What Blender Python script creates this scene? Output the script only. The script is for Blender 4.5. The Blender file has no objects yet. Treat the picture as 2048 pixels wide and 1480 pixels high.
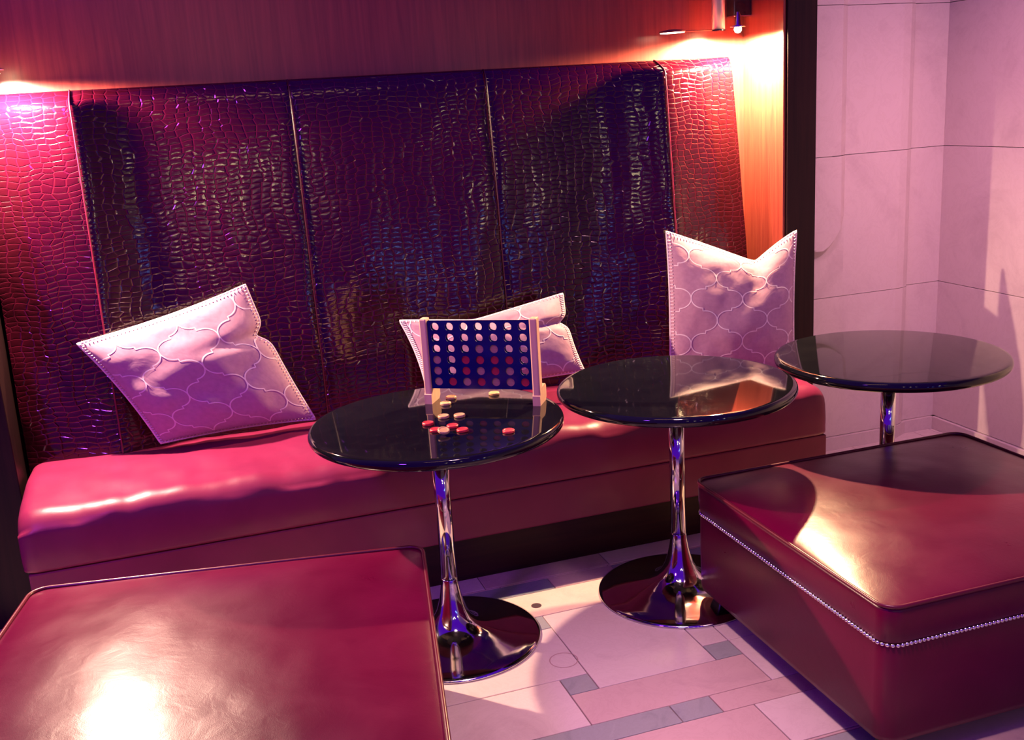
import bpy, bmesh, math, random
from mathutils import Vector, Matrix, noise

random.seed(7)
C = bpy.context.scene.collection
sc = bpy.context.scene

# ------------------------------------------------------------------ camera
CAM = Vector((0.0, 0.0, 1.60))
F_PX, PITCH, ROLL, YAW = 2077.7, math.radians(14.3736), math.radians(-3.5503), math.radians(17.5179)
fwd = Vector((math.sin(YAW) * math.cos(PITCH), math.cos(YAW) * math.cos(PITCH), -math.sin(PITCH)))
rt0 = Vector((math.cos(YAW), -math.sin(YAW), 0))
up0 = rt0.cross(fwd)
rt = math.cos(ROLL) * rt0 + math.sin(ROLL) * up0
up = -math.sin(ROLL) * rt0 + math.cos(ROLL) * up0
cam_d = bpy.data.cameras.new('camera')
cam_d.sensor_width = 36.0
cam_d.lens = F_PX / 2048.0 * 36.0
cam_d.clip_start = 0.05
cam = bpy.data.objects.new('camera', cam_d)
C.objects.link(cam)
cam.matrix_world = Matrix(((rt.x, up.x, -fwd.x, CAM.x), (rt.y, up.y, -fwd.y, CAM.y), (rt.z, up.z, -fwd.z, CAM.z), (0, 0, 0, 1)))
sc.camera = cam

# ------------------------------------------------------------------ world, added fill lights and room lamps
world = bpy.data.worlds.new('world')
sc.world = world
world.use_nodes = True
bgn = world.node_tree.nodes['Background']
bgn.inputs['Color'].default_value = (0.075, 0.004, 0.42, 1)
bgn.inputs['Strength'].default_value = 1.2

def area(name, loc, target, size, power, col, spread=180):
    d = bpy.data.lights.new(name, 'AREA')
    d.shape = 'DISK'
    d.size = size
    d.energy = power
    d.color = col
    d.spread = math.radians(spread)
    o = bpy.data.objects.new(name, d)
    C.objects.link(o)
    o.location = loc
    o.rotation_euler = (Vector(target) - Vector(loc)).to_track_quat('-Z', 'Y').to_euler()
    return o

def point(name, loc, power, col, r):
    d = bpy.data.lights.new(name, 'POINT')
    d.energy = power
    d.color = col
    d.shadow_soft_size = r
    o = bpy.data.objects.new(name, d)
    C.objects.link(o)
    o.location = loc
    return o

# unseen fill lights added overhead, then the lounge lamps on the far side (behind the viewer)
area('overhead_fill', (3.08, 1.8, 3.0), (2.85, 3.8, 1.2), 0.3, 4.0, (1.0, 0.48, 0.60), 52)  # unseen source, added to tint the alcove marble pink
area('overhead_fill', (1.7, 2.3, 3.0), (3.3, 3.3, 1.1), 0.3, 5.2, (1.0, 0.44, 0.60), 46)  # added fill to bring up the right-hand marble wall
area('overhead_fill', (0.75, 1.35, 3.0), (1.05, 2.1, 0.0), 0.3, 5.6, (1.0, 0.54, 0.62), 38)  # added fill to brighten the floor tiles
strip = area('overhead_strip_fill', (0.55, 1.6, 3.1), (0.55, 2.2, 0.0), 1.3, 3.0, (1.0, 0.50, 0.24), 120)  # unseen, added for an orange reflection along the back's top roll
strip.data.shape = 'RECTANGLE'
strip.data.size_y = 0.08
area('overhead_fill', (-1.7, 0.6, 2.9), (-0.5, 2.7, 0.4), 0.4, 10, (0.36, 0.06, 1.0), 70)  # added blue fill, tints the left side purple
area('overhead_fill', (-0.6, 2.1, 3.0), (0.2, 3.9, 2.0), 0.4, 3.0, (0.70, 0.08, 1.0), 80)  # added violet wash to tint the upper panelling
WARM = (1.0, 0.78, 0.42)
for (x, z, p) in ((2.85, 2.05, 9), (0.55, 2.10, 10), (0.0, 2.50, 7), (1.05, 2.35, 5)):
    point('far_lamp', (x, -2.0, z), p, WARM, 0.07)
for (x, z, p) in ((2.75, 1.25, 3), (2.25, 1.15, 4), (1.90, 1.05, 3)):
    point('far_lamp', (x, -2.0, z), p, (0.16, 0.34, 1.0), 0.06)

sc.view_settings.view_transform = 'Standard'
sc.view_settings.look = 'None'
sc.view_settings.gamma = 1.0
sc.view_settings.use_curve_mapping = False
sc.view_settings.exposure = 0.0

# ------------------------------------------------------------------ materials
def new_mat(name):
    m = bpy.data.materials.new(name)
    m.use_nodes = True
    nt = m.node_tree
    return m, nt, nt.nodes['Principled BSDF']

def N(nt, typ, **kw):
    n = nt.nodes.new(typ)
    for k, v in kw.items():
        if k in n.inputs.keys():
            n.inputs[k].default_value = v
        else:
            setattr(n, k, v)
    return n

def ramp(nt, fac, stops):
    r = nt.nodes.new('ShaderNodeValToRGB')
    e = r.color_ramp.elements
    while len(e) < len(stops):
        e.new(0.5)
    for el, (p, c) in zip(e, stops):
        el.position = p
        el.color = (*c, 1)
    nt.links.new(fac, r.inputs['Fac'])
    return r

def coords(nt, scale=(1, 1, 1), uv=False, obj=False):
    if uv:
        t = nt.nodes.new('ShaderNodeTexCoord')
        src = t.outputs['UV']
    elif obj:
        t = nt.nodes.new('ShaderNodeTexCoord')
        src = t.outputs['Object']
    else:
        t = nt.nodes.new('ShaderNodeNewGeometry')
        src = t.outputs['Position']
    mp = nt.nodes.new('ShaderNodeMapping')
    mp.inputs['Scale'].default_value = scale
    nt.links.new(src, mp.inputs['Vector'])
    return mp.outputs['Vector']

def plain(name, col, rough=0.5, metal=0.0, spec=0.5, coat=0.0):
    m, nt, b = new_mat(name)
    b.inputs['Base Color'].default_value = (*col, 1)
    b.inputs['Roughness'].default_value = rough
    b.inputs['Metallic'].default_value = metal
    b.inputs['Specular IOR Level'].default_value = spec
    b.inputs['Coat Weight'].default_value = coat
    b.inputs['Coat Roughness'].default_value = 0.05
    return m, nt, b

def noisy(name, c1, c2, scale, rough=0.5, bump=0.0, stretch=(1, 1, 1), metal=0.0, detail=5, dist=0.0, obj=False, coat=0.0, bumpscale=None, bumpdist=0.002):
    m, nt, b = plain(name, c1, rough, metal, coat=coat)
    v = coords(nt, stretch, obj=obj)
    n = N(nt, 'ShaderNodeTexNoise', Scale=scale, Detail=detail, Distortion=dist)
    nt.links.new(v, n.inputs['Vector'])
    r = ramp(nt, n.outputs['Fac'], [(0.3, c1), (0.7, c2)])
    nt.links.new(r.outputs['Color'], b.inputs['Base Color'])
    if bump:
        n2 = n
        if bumpscale:
            n2 = N(nt, 'ShaderNodeTexNoise', Scale=bumpscale, Detail=4)
            nt.links.new(v, n2.inputs['Vector'])
        bp = N(nt, 'ShaderNodeBump', Strength=bump, Distance=bumpdist)
        nt.links.new(n2.outputs['Fac'], bp.inputs['Height'])
        nt.links.new(bp.outputs['Normal'], b.inputs['Normal'])
    return m

def leather(name, c1, c2, rough, obj=True):
    m, nt, b = plain(name, c1, rough, spec=0.27)
    v = coords(nt, obj=obj)
    n = N(nt, 'ShaderNodeTexNoise', Scale=5.0, Detail=6.0, Roughness=0.6, Distortion=0.6)
    nt.links.new(v, n.inputs['Vector'])
    r = ramp(nt, n.outputs['Fac'], [(0.3, c1), (0.72, c2)])
    nt.links.new(r.outputs['Color'], b.inputs['Base Color'])
    rr = nt.nodes.new('ShaderNodeMapRange')
    rr.inputs['To Min'].default_value = rough - 0.07
    rr.inputs['To Max'].default_value = rough + 0.10
    nt.links.new(n.outputs['Fac'], rr.inputs['Value'])
    nt.links.new(rr.outputs['Result'], b.inputs['Roughness'])
    g = N(nt, 'ShaderNodeTexVoronoi', Scale=420.0)
    nt.links.new(v, g.inputs['Vector'])
    w = N(nt, 'ShaderNodeTexNoise', Scale=17.0, Detail=5.0, Distortion=1.6)
    nt.links.new(v, w.inputs['Vector'])
    b1 = N(nt, 'ShaderNodeBump', Strength=0.10, Distance=0.0006)
    nt.links.new(g.outputs['Distance'], b1.inputs['Height'])
    b2 = N(nt, 'ShaderNodeBump', Strength=0.07, Distance=0.006)
    nt.links.new(w.outputs['Fac'], b2.inputs['Height'])
    nt.links.new(b1.outputs['Normal'], b2.inputs['Normal'])
    nt.links.new(b2.outputs['Normal'], b.inputs['Normal'])
    return m

def croc():
    m, nt, b = plain('croc_leather', (0.1, 0.004, 0.02), 0.11, spec=0.6)
    v = coords(nt, (1, 1, 1), uv=True)
    w = N(nt, 'ShaderNodeTexNoise', Scale=5.0, Detail=2.0)
    nt.links.new(v, w.inputs['Vector'])
    sub = N(nt, 'ShaderNodeVectorMath', operation='SUBTRACT')
    sub.inputs[1].default_value = (0.5, 0.5, 0.5)
    nt.links.new(w.outputs['Color'], sub.inputs[0])
    scl = N(nt, 'ShaderNodeVectorMath', operation='SCALE')
    scl.inputs['Scale'].default_value = 0.07
    nt.links.new(sub.outputs['Vector'], scl.inputs[0])
    add = N(nt, 'ShaderNodeVectorMath', operation='ADD')
    nt.links.new(v, add.inputs[0])
    nt.links.new(scl.outputs['Vector'], add.inputs[1])
    mp = nt.nodes.new('ShaderNodeMapping')
    mp.inputs['Scale'].default_value = (1 / 0.037, 1 / 0.0185, 1)
    nt.links.new(add.outputs['Vector'], mp.inputs['Vector'])
    ve = N(nt, 'ShaderNodeTexVoronoi', Scale=1.0, Randomness=0.42)
    ve.voronoi_dimensions = '2D'
    ve.feature = 'DISTANCE_TO_EDGE'
    nt.links.new(mp.outputs['Vector'], ve.inputs['Vector'])
    vc = N(nt, 'ShaderNodeTexVoronoi', Scale=1.0, Randomness=0.42)
    vc.voronoi_dimensions = '2D'
    nt.links.new(mp.outputs['Vector'], vc.inputs['Vector'])
    col = ramp(nt, ve.outputs['Distance'], [(0.0, (0.048, 0.0022, 0.012)), (0.07, (0.021, 0.0010, 0.0048))])  # grooves coloured lighter to stand in for the light they catch
    # slight tone difference from scale to scale
    hs = N(nt, 'ShaderNodeMixRGB', blend_type='MULTIPLY')
    hs.inputs['Fac'].default_value = 0.35
    nt.links.new(col.outputs['Color'], hs.inputs['Color1'])
    sep = N(nt, 'ShaderNodeSeparateColor')
    nt.links.new(vc.outputs['Color'], sep.inputs['Color'])
    cr = ramp(nt, sep.outputs['Red'], [(0.0, (0.5, 0.5, 0.5)), (1.0, (1, 1, 1))])
    nt.links.new(cr.outputs['Color'], hs.inputs['Color2'])
    nt.links.new(hs.outputs['Color'], b.inputs['Base Color'])
    hr = ramp(nt, ve.outputs['Distance'], [(0.0, (0, 0, 0)), (0.11, (0.82, 0.82, 0.82)), (0.40, (1, 1, 1))])
    bp = N(nt, 'ShaderNodeBump', Strength=0.6, Distance=0.002)
    nt.links.new(hr.outputs['Color'], bp.inputs['Height'])
    n2 = N(nt, 'ShaderNodeTexNoise', Scale=26.0, Detail=3.0)
    nt.links.new(v, n2.inputs['Vector'])
    b2 = N(nt, 'ShaderNodeBump', Strength=0.10, Distance=0.006)
    nt.links.new(n2.outputs['Fac'], b2.inputs['Height'])
    nt.links.new(bp.outputs['Normal'], b2.inputs['Normal'])
    nt.links.new(b2.outputs['Normal'], b.inputs['Normal'])
    return m

def marble(name, base, vein, dark, scale=2.5, rough=0.35, obj=False, seed=0.0, bumpy=0.0):
    m, nt, b = plain(name, base, rough)
    v = coords(nt, obj=obj)
    mp = nt.nodes.new('ShaderNodeMapping')
    mp.inputs['Location'].default_value = (seed, seed * 0.7, seed * 1.3)
    nt.links.new(v, mp.inputs['Vector'])
    if obj:
        oi = nt.nodes.new('ShaderNodeObjectInfo')
        sm = N(nt, 'ShaderNodeVectorMath', operation='SCALE')
        cx = N(nt, 'ShaderNodeCombineXYZ')
        for k in ('X', 'Y', 'Z'):
            nt.links.new(oi.outputs['Random'], cx.inputs[k])
        sm.inputs['Scale'].default_value = 40.0
        nt.links.new(cx.outputs['Vector'], sm.inputs[0])
        nt.links.new(sm.outputs['Vector'], mp.inputs['Location'])
    n = N(nt, 'ShaderNodeTexNoise', Scale=scale, Detail=8.0, Roughness=0.62, Distortion=1.4)
    nt.links.new(mp.outputs['Vector'], n.inputs['Vector'])
    r = ramp(nt, n.outputs['Fac'], [(0.25, dark), (0.46, base), (0.62, base), (0.85, vein)])
    n3 = N(nt, 'ShaderNodeTexNoise', Scale=scale * 3.2, Detail=9.0, Roughness=0.7, Distortion=2.2)
    nt.links.new(mp.outputs['Vector'], n3.inputs['Vector'])
    r3 = ramp(nt, n3.outputs['Fac'], [(0.44, (1, 1, 1)), (0.495, (0.80, 0.76, 0.74)), (0.53, (1, 1, 1))])
    mx = N(nt, 'ShaderNodeMixRGB', blend_type='MULTIPLY')
    mx.inputs['Fac'].default_value = 0.22
    nt.links.new(r.outputs['Color'], mx.inputs['Color1'])
    nt.links.new(r3.outputs['Color'], mx.inputs['Color2'])
    nt.links.new(mx.outputs['Color'], b.inputs['Base Color'])
    if bumpy:
        bp = N(nt, 'ShaderNodeBump', Strength=bumpy, Distance=0.01)
        nt.links.new(n.outputs['Fac'], bp.inputs['Height'])
        nt.links.new(bp.outputs['Normal'], b.inputs['Normal'])
    return m

def wood(name, c1, c2, rough=0.35, along='Z', coat=0.0, obj=False):
    m, nt, b = plain(name, c1, rough, coat=coat)
    st = {'Z': (28, 28, 1.1), 'X': (1.1, 28, 28)}[along]
    v = coords(nt, st, obj=obj)
    n = N(nt, 'ShaderNodeTexNoise', Scale=2.2, Detail=7.0, Roughness=0.62, Distortion=0.5)
    nt.links.new(v, n.inputs['Vector'])
    r = ramp(nt, n.outputs['Fac'], [(0.32, c1), (0.68, c2)])
    nt.links.new(r.outputs['Color'], b.inputs['Base Color'])
    bp = N(nt, 'ShaderNodeBump', Strength=0.06, Distance=0.002)
    nt.links.new(n.outputs['Fac'], bp.inputs['Height'])
    nt.links.new(bp.outputs['Normal'], b.inputs['Normal'])
    return m

def fabric(name, c1, c2):
    m, nt, b = plain(name, c1, 0.62, spec=0.3)
    b.inputs['Sheen Weight'].default_value = 0.25
    v = coords(nt, (1, 1, 1), uv=True)
    wv = N(nt, 'ShaderNodeTexNoise', Scale=60.0, Detail=4.0)
    nt.links.new(v, wv.inputs['Vector'])
    r = ramp(nt, wv.outputs['Fac'], [(0.3, c1), (0.7, c2)])
    nt.links.new(r.outputs['Color'], b.inputs['Base Color'])
    ck = N(nt, 'ShaderNodeTexNoise', Scale=9.0, Detail=3.0, Distortion=0.8)
    nt.links.new(v, ck.inputs['Vector'])
    b1 = N(nt, 'ShaderNodeBump', Strength=0.22, Distance=0.012)
    nt.links.new(ck.outputs['Fac'], b1.inputs['Height'])
    b2 = N(nt, 'ShaderNodeBump', Strength=0.1, Distance=0.0006)
    w2 = N(nt, 'ShaderNodeTexNoise', Scale=500.0, Detail=1.0)
    nt.links.new(v, w2.inputs['Vector'])
    nt.links.new(w2.outputs['Fac'], b2.inputs['Height'])
    nt.links.new(b1.outputs['Normal'], b2.inputs['Normal'])
    nt.links.new(b2.outputs['Normal'], b.inputs['Normal'])
    return m

def glow(name, col, strength):
    m, nt, b = plain(name, (0.9, 0.9, 0.9), 0.4)
    b.inputs['Emission Color'].default_value = (*col, 1)
    b.inputs['Emission Strength'].default_value = strength
    return m

M = {}
M['croc'] = croc()
M['croc_piping'] = plain('croc_piping', (0.16, 0.008, 0.03), 0.3)[0]
M['croc_seam'] = plain('croc_seam', (0.03, 0.001, 0.008), 0.3)[0]
M['red_leather'] = leather('red_leather', (0.090, 0.0004, 0.022), (0.115, 0.0008, 0.029), 0.29)
M['seat_leather'] = leather('seat_leather', (0.145, 0.011, 0.047), (0.18, 0.014, 0.058), 0.36, obj=False)
M['leather_piping'] = plain('leather_piping', (0.10, 0.002, 0.017), 0.32)[0]
M['dark_wood'] = wood('dark_wood', (0.012, 0.005, 0.006), (0.022, 0.008, 0.008), 0.4)
M['dark_wood'].node_tree.nodes['Principled BSDF'].inputs['Specular IOR Level'].default_value = 0.15
M['plinth_wood'] = wood('plinth_wood', (0.016, 0.004, 0.008), (0.028, 0.008, 0.010), 0.4, along='X')
M['plinth_wood'].node_tree.nodes['Principled BSDF'].inputs['Specular IOR Level'].default_value = 0.12
M['panel_wood'] = wood('panel_wood', (0.17, 0.024, 0.020), (0.25, 0.045, 0.030), 0.30)
M['wall_marble'] = marble('wall_marble', (0.60, 0.50, 0.46), (0.66, 0.58, 0.52), (0.50, 0.40, 0.38), 2.2, 0.45, obj=True, bumpy=0.05)
M['tile_cream'] = marble('tile_cream', (0.62, 0.50, 0.45), (0.68, 0.57, 0.50), (0.52, 0.40, 0.37), 3.0, 0.14, obj=True)
M['tile_pink'] = marble('tile_pink', (0.54, 0.38, 0.34), (0.60, 0.45, 0.40), (0.44, 0.30, 0.28), 3.0, 0.14, obj=True)
M['tile_green'] = marble('tile_green', (0.30, 0.31, 0.29), (0.38, 0.39, 0.35), (0.22, 0.23, 0.22), 7.0, 0.16, obj=True)
M['grout'] = noisy('grout', (0.16, 0.10, 0.09), (0.24, 0.16, 0.14), 40, 0.8)
M['joint'] = noisy('wall_joint', (0.34, 0.27, 0.25), (0.42, 0.34, 0.31), 30, 0.8)
M['black_lacquer'] = noisy('black_lacquer', (0.004, 0.004, 0.006), (0.006, 0.006, 0.008), 12, 0.05, bump=0.02, bumpscale=3.0, bumpdist=0.004)
M['chrome'] = noisy('chrome', (0.62, 0.61, 0.62), (0.68, 0.67, 0.68), 30, 0.07, metal=1.0)
M['pillow'] = fabric('pillow_fabric', (0.36, 0.19, 0.25), (0.42, 0.23, 0.29))
M['pillow_print'] = noisy('pillow_print', (0.66, 0.52, 0.54), (0.72, 0.58, 0.58), 90, 0.7)
M['stitch'] = noisy('stitch_yarn', (0.50, 0.36, 0.44), (0.72, 0.58, 0.62), 160, 0.8)
M['pine'] = wood('pine', (0.82, 0.44, 0.27), (0.90, 0.54, 0.35), 0.45, obj=True)
M['blue_paint'] = noisy('blue_paint', (0.002, 0.004, 0.085), (0.003, 0.006, 0.12), 25, 0.2)
M['checker_red'] = noisy('checker_red', (0.62, 0.03, 0.045), (0.72, 0.05, 0.06), 30, 0.4, obj=True)
M['checker_wood'] = noisy('checker_wood', (0.62, 0.34, 0.15), (0.74, 0.45, 0.22), 30, 0.45, stretch=(1, 8, 1), obj=True)
M['nickel'] = plain('nail_nickel', (0.75, 0.70, 0.72), 0.22, 1.0)[0]
M['black_plastic'] = plain('black_feet', (0.006, 0.006, 0.008), 0.35)[0]
M['satin'] = noisy('satin_aluminium', (0.60, 0.57, 0.60), (0.66, 0.62, 0.66), 30, 0.38, metal=0.85)
M['smoked_box'] = noisy('smoked_metal', (0.03, 0.022, 0.028), (0.05, 0.04, 0.05), 20, 0.12, metal=0.6)
M['bulb'] = glow('bulb_glow', (1.0, 0.78, 0.42), 60)
M['lens'] = glow('lens_glow', (1.0, 0.80, 0.55), 14)

# ------------------------------------------------------------------ helpers
def link(name, me, mat, parent=None, smooth=False):
    if mat:
        me.materials.append(mat)
    if smooth:
        me.polygons.foreach_set('use_smooth', [True] * len(me.polygons))
    o = bpy.data.objects.new(name, me)
    C.objects.link(o)
    if parent:
        o.parent = parent
    return o

def from_bm(name, bm, mat, parent=None, smooth=False):
    bmesh.ops.recalc_face_normals(bm, faces=bm.faces)
    me = bpy.data.meshes.new(name)
    bm.to_mesh(me)
    bm.free()
    return link(name, me, mat, parent, smooth)

def from_py(name, vs, fs, mat, parent=None, smooth=False, uvs=None):
    me = bpy.data.meshes.new(name)
    me.from_pydata([tuple(v) for v in vs], [], fs)
    if uvs:
        ul = me.uv_layers.new(name='uv')
        for lp in me.loops:
            ul.data[lp.index].uv = uvs[lp.vertex_index]
    me.update()
    return link(name, me, mat, parent, smooth)

def bbox(bm, x0, x1, y0, y1, z0, z1, bevel=0.0, seg=2):
    vs = [bm.verts.new(p) for p in ((x0, y0, z0), (x1, y0, z0), (x1, y1, z0), (x0, y1, z0), (x0, y0, z1), (x1, y0, z1), (x1, y1, z1), (x0, y1, z1))]
    fs = [bm.faces.new([vs[i] for i in q]) for q in ((3, 2, 1, 0), (4, 5, 6, 7), (0, 1, 5, 4), (1, 2, 6, 5), (2, 3, 7, 6), (3, 0, 4, 7))]
    if bevel:
        es = list({e for f in fs for e in f.edges})
        bmesh.ops.bevel(bm, geom=es, offset=bevel, segments=seg, profile=0.5, affect='EDGES')

def box(name, x0, x1, y0, y1, z0, z1, mat, parent=None, bevel=0.0, seg=2):
    bm = bmesh.new()
    bbox(bm, x0, x1, y0, y1, z0, z1, bevel, seg)
    return from_bm(name, bm, mat, parent)

def lathe(name, prof, mat, parent=None, seg=64, smooth=True, cap=True):
    vs, fs = [], []
    n = len(prof)
    for i in range(seg):
        a = 2 * math.pi * i / seg
        for r, z in prof:
            vs.append((r * math.cos(a), r * math.sin(a), z))
    for i in range(seg):
        j = (i + 1) % seg
        for k in range(n - 1):
            fs.append((i * n + k, j * n + k, j * n + k + 1, i * n + k + 1))
    if cap:
        fs.append(tuple((seg - 1 - i) * n for i in range(seg)))
        fs.append(tuple(i * n + n - 1 for i in range(seg)))
    o = from_py(name, vs, fs, mat, parent, smooth)
    return o

def tube(name, pts, r, mat, parent=None, seg=8, closed=False):
    pts = [Vector(p) for p in pts]
    vs, fs = [], []
    n = len(pts)
    prev = None
    for i, p in enumerate(pts):
        if closed:
            t = pts[(i + 1) % n] - pts[i - 1]
        else:
            t = pts[min(i + 1, n - 1)] - pts[max(i - 1, 0)]
        t.normalize()
        if prev is None:
            a = t.orthogonal().normalized()
        else:
            a = (prev - t * prev.dot(t)).normalized()
        prev = a
        b = t.cross(a)
        for k in range(seg):
            an = 2 * math.pi * k / seg
            vs.append(p + r * (math.cos(an) * a + math.sin(an) * b))
    for i in range(n if closed else n - 1):
        j = (i + 1) % n
        for k in range(seg):
            l = (k + 1) % seg
            fs.append((i * seg + k, i * seg + l, j * seg + l, j * seg + k))
    if not closed:
        fs.append(tuple(range(seg - 1, -1, -1)))
        fs.append(tuple((n - 1) * seg + k for k in range(seg)))
    return from_py(name, vs, fs, mat, parent, True)

def thing(name, label, cat, loc=(0, 0, 0), rz=0.0, group=None):
    o = bpy.data.objects.new(name, None)
    o.empty_display_size = 0.05
    C.objects.link(o)
    o.location = loc
    o.rotation_euler = (0, 0, rz)
    tag(o, label, cat, group)
    return o

def tag(o, label, cat, group=None):
    o['label'] = label
    o['category'] = cat
    if group:
        o['group'] = group
    return o

def structure(o, label=None):
    o['kind'] = 'structure'
    if label:
        o['label'] = label
    return o

def copy_tree(o, parent=None):
    c = o.copy()
    C.objects.link(c)
    c.parent = parent
    for ch in list(o.children):
        copy_tree(ch, c)
    return c

# ------------------------------------------------------------------ the setting: floor of marble tiles
floor = structure(box('floor', -2.2, 3.6, -2.6, 4.1, -0.06, -0.004, M['grout']), 'marble tiled lounge floor with grey squares and strips')
J = 0.0016
TILES = []          # (x0, x1, y0, y1, kind)
PX = 0.457
def add_tile(x0, x1, y0, y1, kind):
    TILES.append((x0, x1, y0, y1, kind))
def floor_block(oy):
    for k in range(-6, 6):
        ox = k * PX
        # large slab, grey square, long slab above and narrow strip
        if k % 2 == 0:
            add_tile(0.962 + ox, 1.332 + ox, 2.42 + oy, 2.885 + oy, 'cream')
            add_tile(1.332 + ox, 1.419 + ox, 2.42 + oy, 2.505 + oy, 'green')
            add_tile(1.332 + ox, 1.419 + ox, 2.505 + oy, 2.885 + oy, 'cream')
            add_tile(0.875 + ox, 1.419 + ox, 2.265 + oy, 2.42 + oy, 'pink')
        else:
            add_tile(0.962 + ox, 1.419 + ox, 2.80 + oy, 2.885 + oy, 'green')
            add_tile(0.962 + ox, 1.419 + ox, 2.505 + oy, 2.80 + oy, 'cream')
            add_tile(1.332 + ox, 1.419 + ox, 2.42 + oy, 2.505 + oy, 'green')
            add_tile(0.962 + ox, 1.332 + ox, 2.265 + oy, 2.505 + oy, 'cream')
    rnd = random.Random(int(oy * 100) + 3)
    for (y0, y1, lens, kinds, x) in (
        (2.885, 3.050, (0.62, 0.80), ('pink',), -2.05),
        (3.050, 3.135, (0.24, 0.40), ('green', 'pink', 'green'), -2.13),
        (2.180, 2.265, (0.50, 0.12, 0.48, 0.50), ('green', 'green', 'pink', 'pink'), -2.60),
        (1.990, 2.180, (0.62, 0.46), ('cream', 'pink'), -1.93)):
        i = 0
        while x < 3.3:
            L = lens[i % len(lens)]
            add_tile(x, x + L, y0 + oy, y1 + oy, kinds[i % len(kinds)])
            x += L
            i += 1
    for k in range(-8, 9):      # strip behind, under the bench front
        add_tile(0.5 + k * 0.4, 0.9 + k * 0.4, 3.135 + oy, 3.145 + oy, 'pink')
per = 3.145 - 1.990
for oy in (per, 0.0, -per, -2 * per, -3 * per):
    floor_block(oy)
tile_mesh = {}
cnt = 0
rest = bmesh.new()
def px_of(p):
    d = Vector(p) - CAM
    return 1024 + F_PX * d.dot(rt) / d.dot(fwd), 740 - F_PX * d.dot(up) / d.dot(fwd)
for (x0, x1, y0, y1, kind) in TILES:
    x0, x1 = max(x0, -2.2), min(x1, 3.27)
    y0, y1 = max(y0, -1.2), min(y1, 3.98)
    if x1 - x0 < 0.006 or y1 - y0 < 0.006:
        continue
    cx, cy = (x0 + x1) / 2, (y0 + y1) / 2
    w, d = x1 - x0 - 2 * J, y1 - y0 - 2 * J
    key = (round(w, 3), round(d, 3), kind)
    if key not in tile_mesh:
        bm = bmesh.new()
        bbox(bm, -w / 2, w / 2, -d / 2, d / 2, -0.012, 0.0, 0.0012, 1)
        bmesh.ops.recalc_face_normals(bm, faces=bm.faces)
        me = bpy.data.meshes.new('tile')
        bm.to_mesh(me)
        bm.free()
        me.materials.append(M['tile_' + kind])
        tile_mesh[key] = me
    o = bpy.data.objects.new('tile', tile_mesh[key])
    C.objects.link(o)
    o.parent = floor
    o.location = (cx, cy, random.uniform(-0.0004, 0.0))

# dark worn spot and drink rings on the floor are flat stains
def stain(name, x, y, r0, r1, col, sx=1.0):
    vs, fs = [], []
    for i in range(40):
        a = 2 * math.pi * i / 40
        for r in (r0, r1):
            vs.append((x + r * math.cos(a) * sx, y + r * math.sin(a), 0.0006))
    for i in range(40):
        j = (i + 1) % 40
        fs.append((2 * i, 2 * j, 2 * j + 1, 2 * i + 1))
    o = from_py(name, vs, fs, M[col], floor)
    return o
M['stain_dark'] = plain('stain_dark', (0.05, 0.03, 0.04), 0.3)[0]
M['stain_ring'] = plain('stain_ring', (0.40, 0.24, 0.23), 0.25)[0]
stain('floor_stain', 0.967, 2.958, 0.0, 0.017, 'stain_dark')
stain('drink_ring', 0.925, 2.60, 0.040, 0.043, 'stain_ring')

# ------------------------------------------------------------------ walls
YW = 3.905
structure(box('wall_back', -0.62, 2.44, YW, 4.0, 0.0, 3.1, M['panel_wood']), 'reddish brown wood veneer panelling above the bench')
trim = structure(box('trim_1', 2.319, 2.449, 3.600, 3.96, 0.0, 3.1, M['dark_wood'], bevel=0.003), 'dark wooden post between the panelling and the marble')
structure(box('trim_2', 2.307, 2.319, 3.612, YW + 0.01, 0.0, 3.1, M['panel_wood'], bevel=0.003), 'wood veneer return panel beside the dark post')
structure(box('trim_3', -1.40, -0.585, 3.56, 4.0, 0.0, 3.1, M['dark_wood'], bevel=0.003), 'dark wooden pier at the end of the bench')
structure(box('wall_left', -2.2, -1.40, 3.50, 3.60, 0.0, 3.1, M['wall_marble']), 'marble wall beyond the dark pier')

XR = 3.278
YB = 3.81
wall_alcove = structure(box('wall_alcove', 2.46, 3.50, 3.90, 4.05, 0.0, 3.1, M['joint']), 'pink marble pilaster wall with a raised round-ended strip')
wall_right = structure(box('wall_right', 3.33, 3.45, -2.6, 4.0, 0.0, 3.1, M['joint']), 'pink marble side wall of large blocks')

def prism(name, poly, z0, z1, mat, parent, ch=0.0015):
    bm = bmesh.new()
    lo = [bm.verts.new((x, y, z0)) for x, y in poly]
    hi = [bm.verts.new((x, y, z1)) for x, y in poly]
    n = len(poly)
    bm.faces.new(lo)
    bm.faces.new(hi)
    for i in range(n):
        j = (i + 1) % n
        bm.faces.new((lo[i], lo[j], hi[j], hi[i]))
    return from_bm(name, bm, mat, parent)

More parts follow.
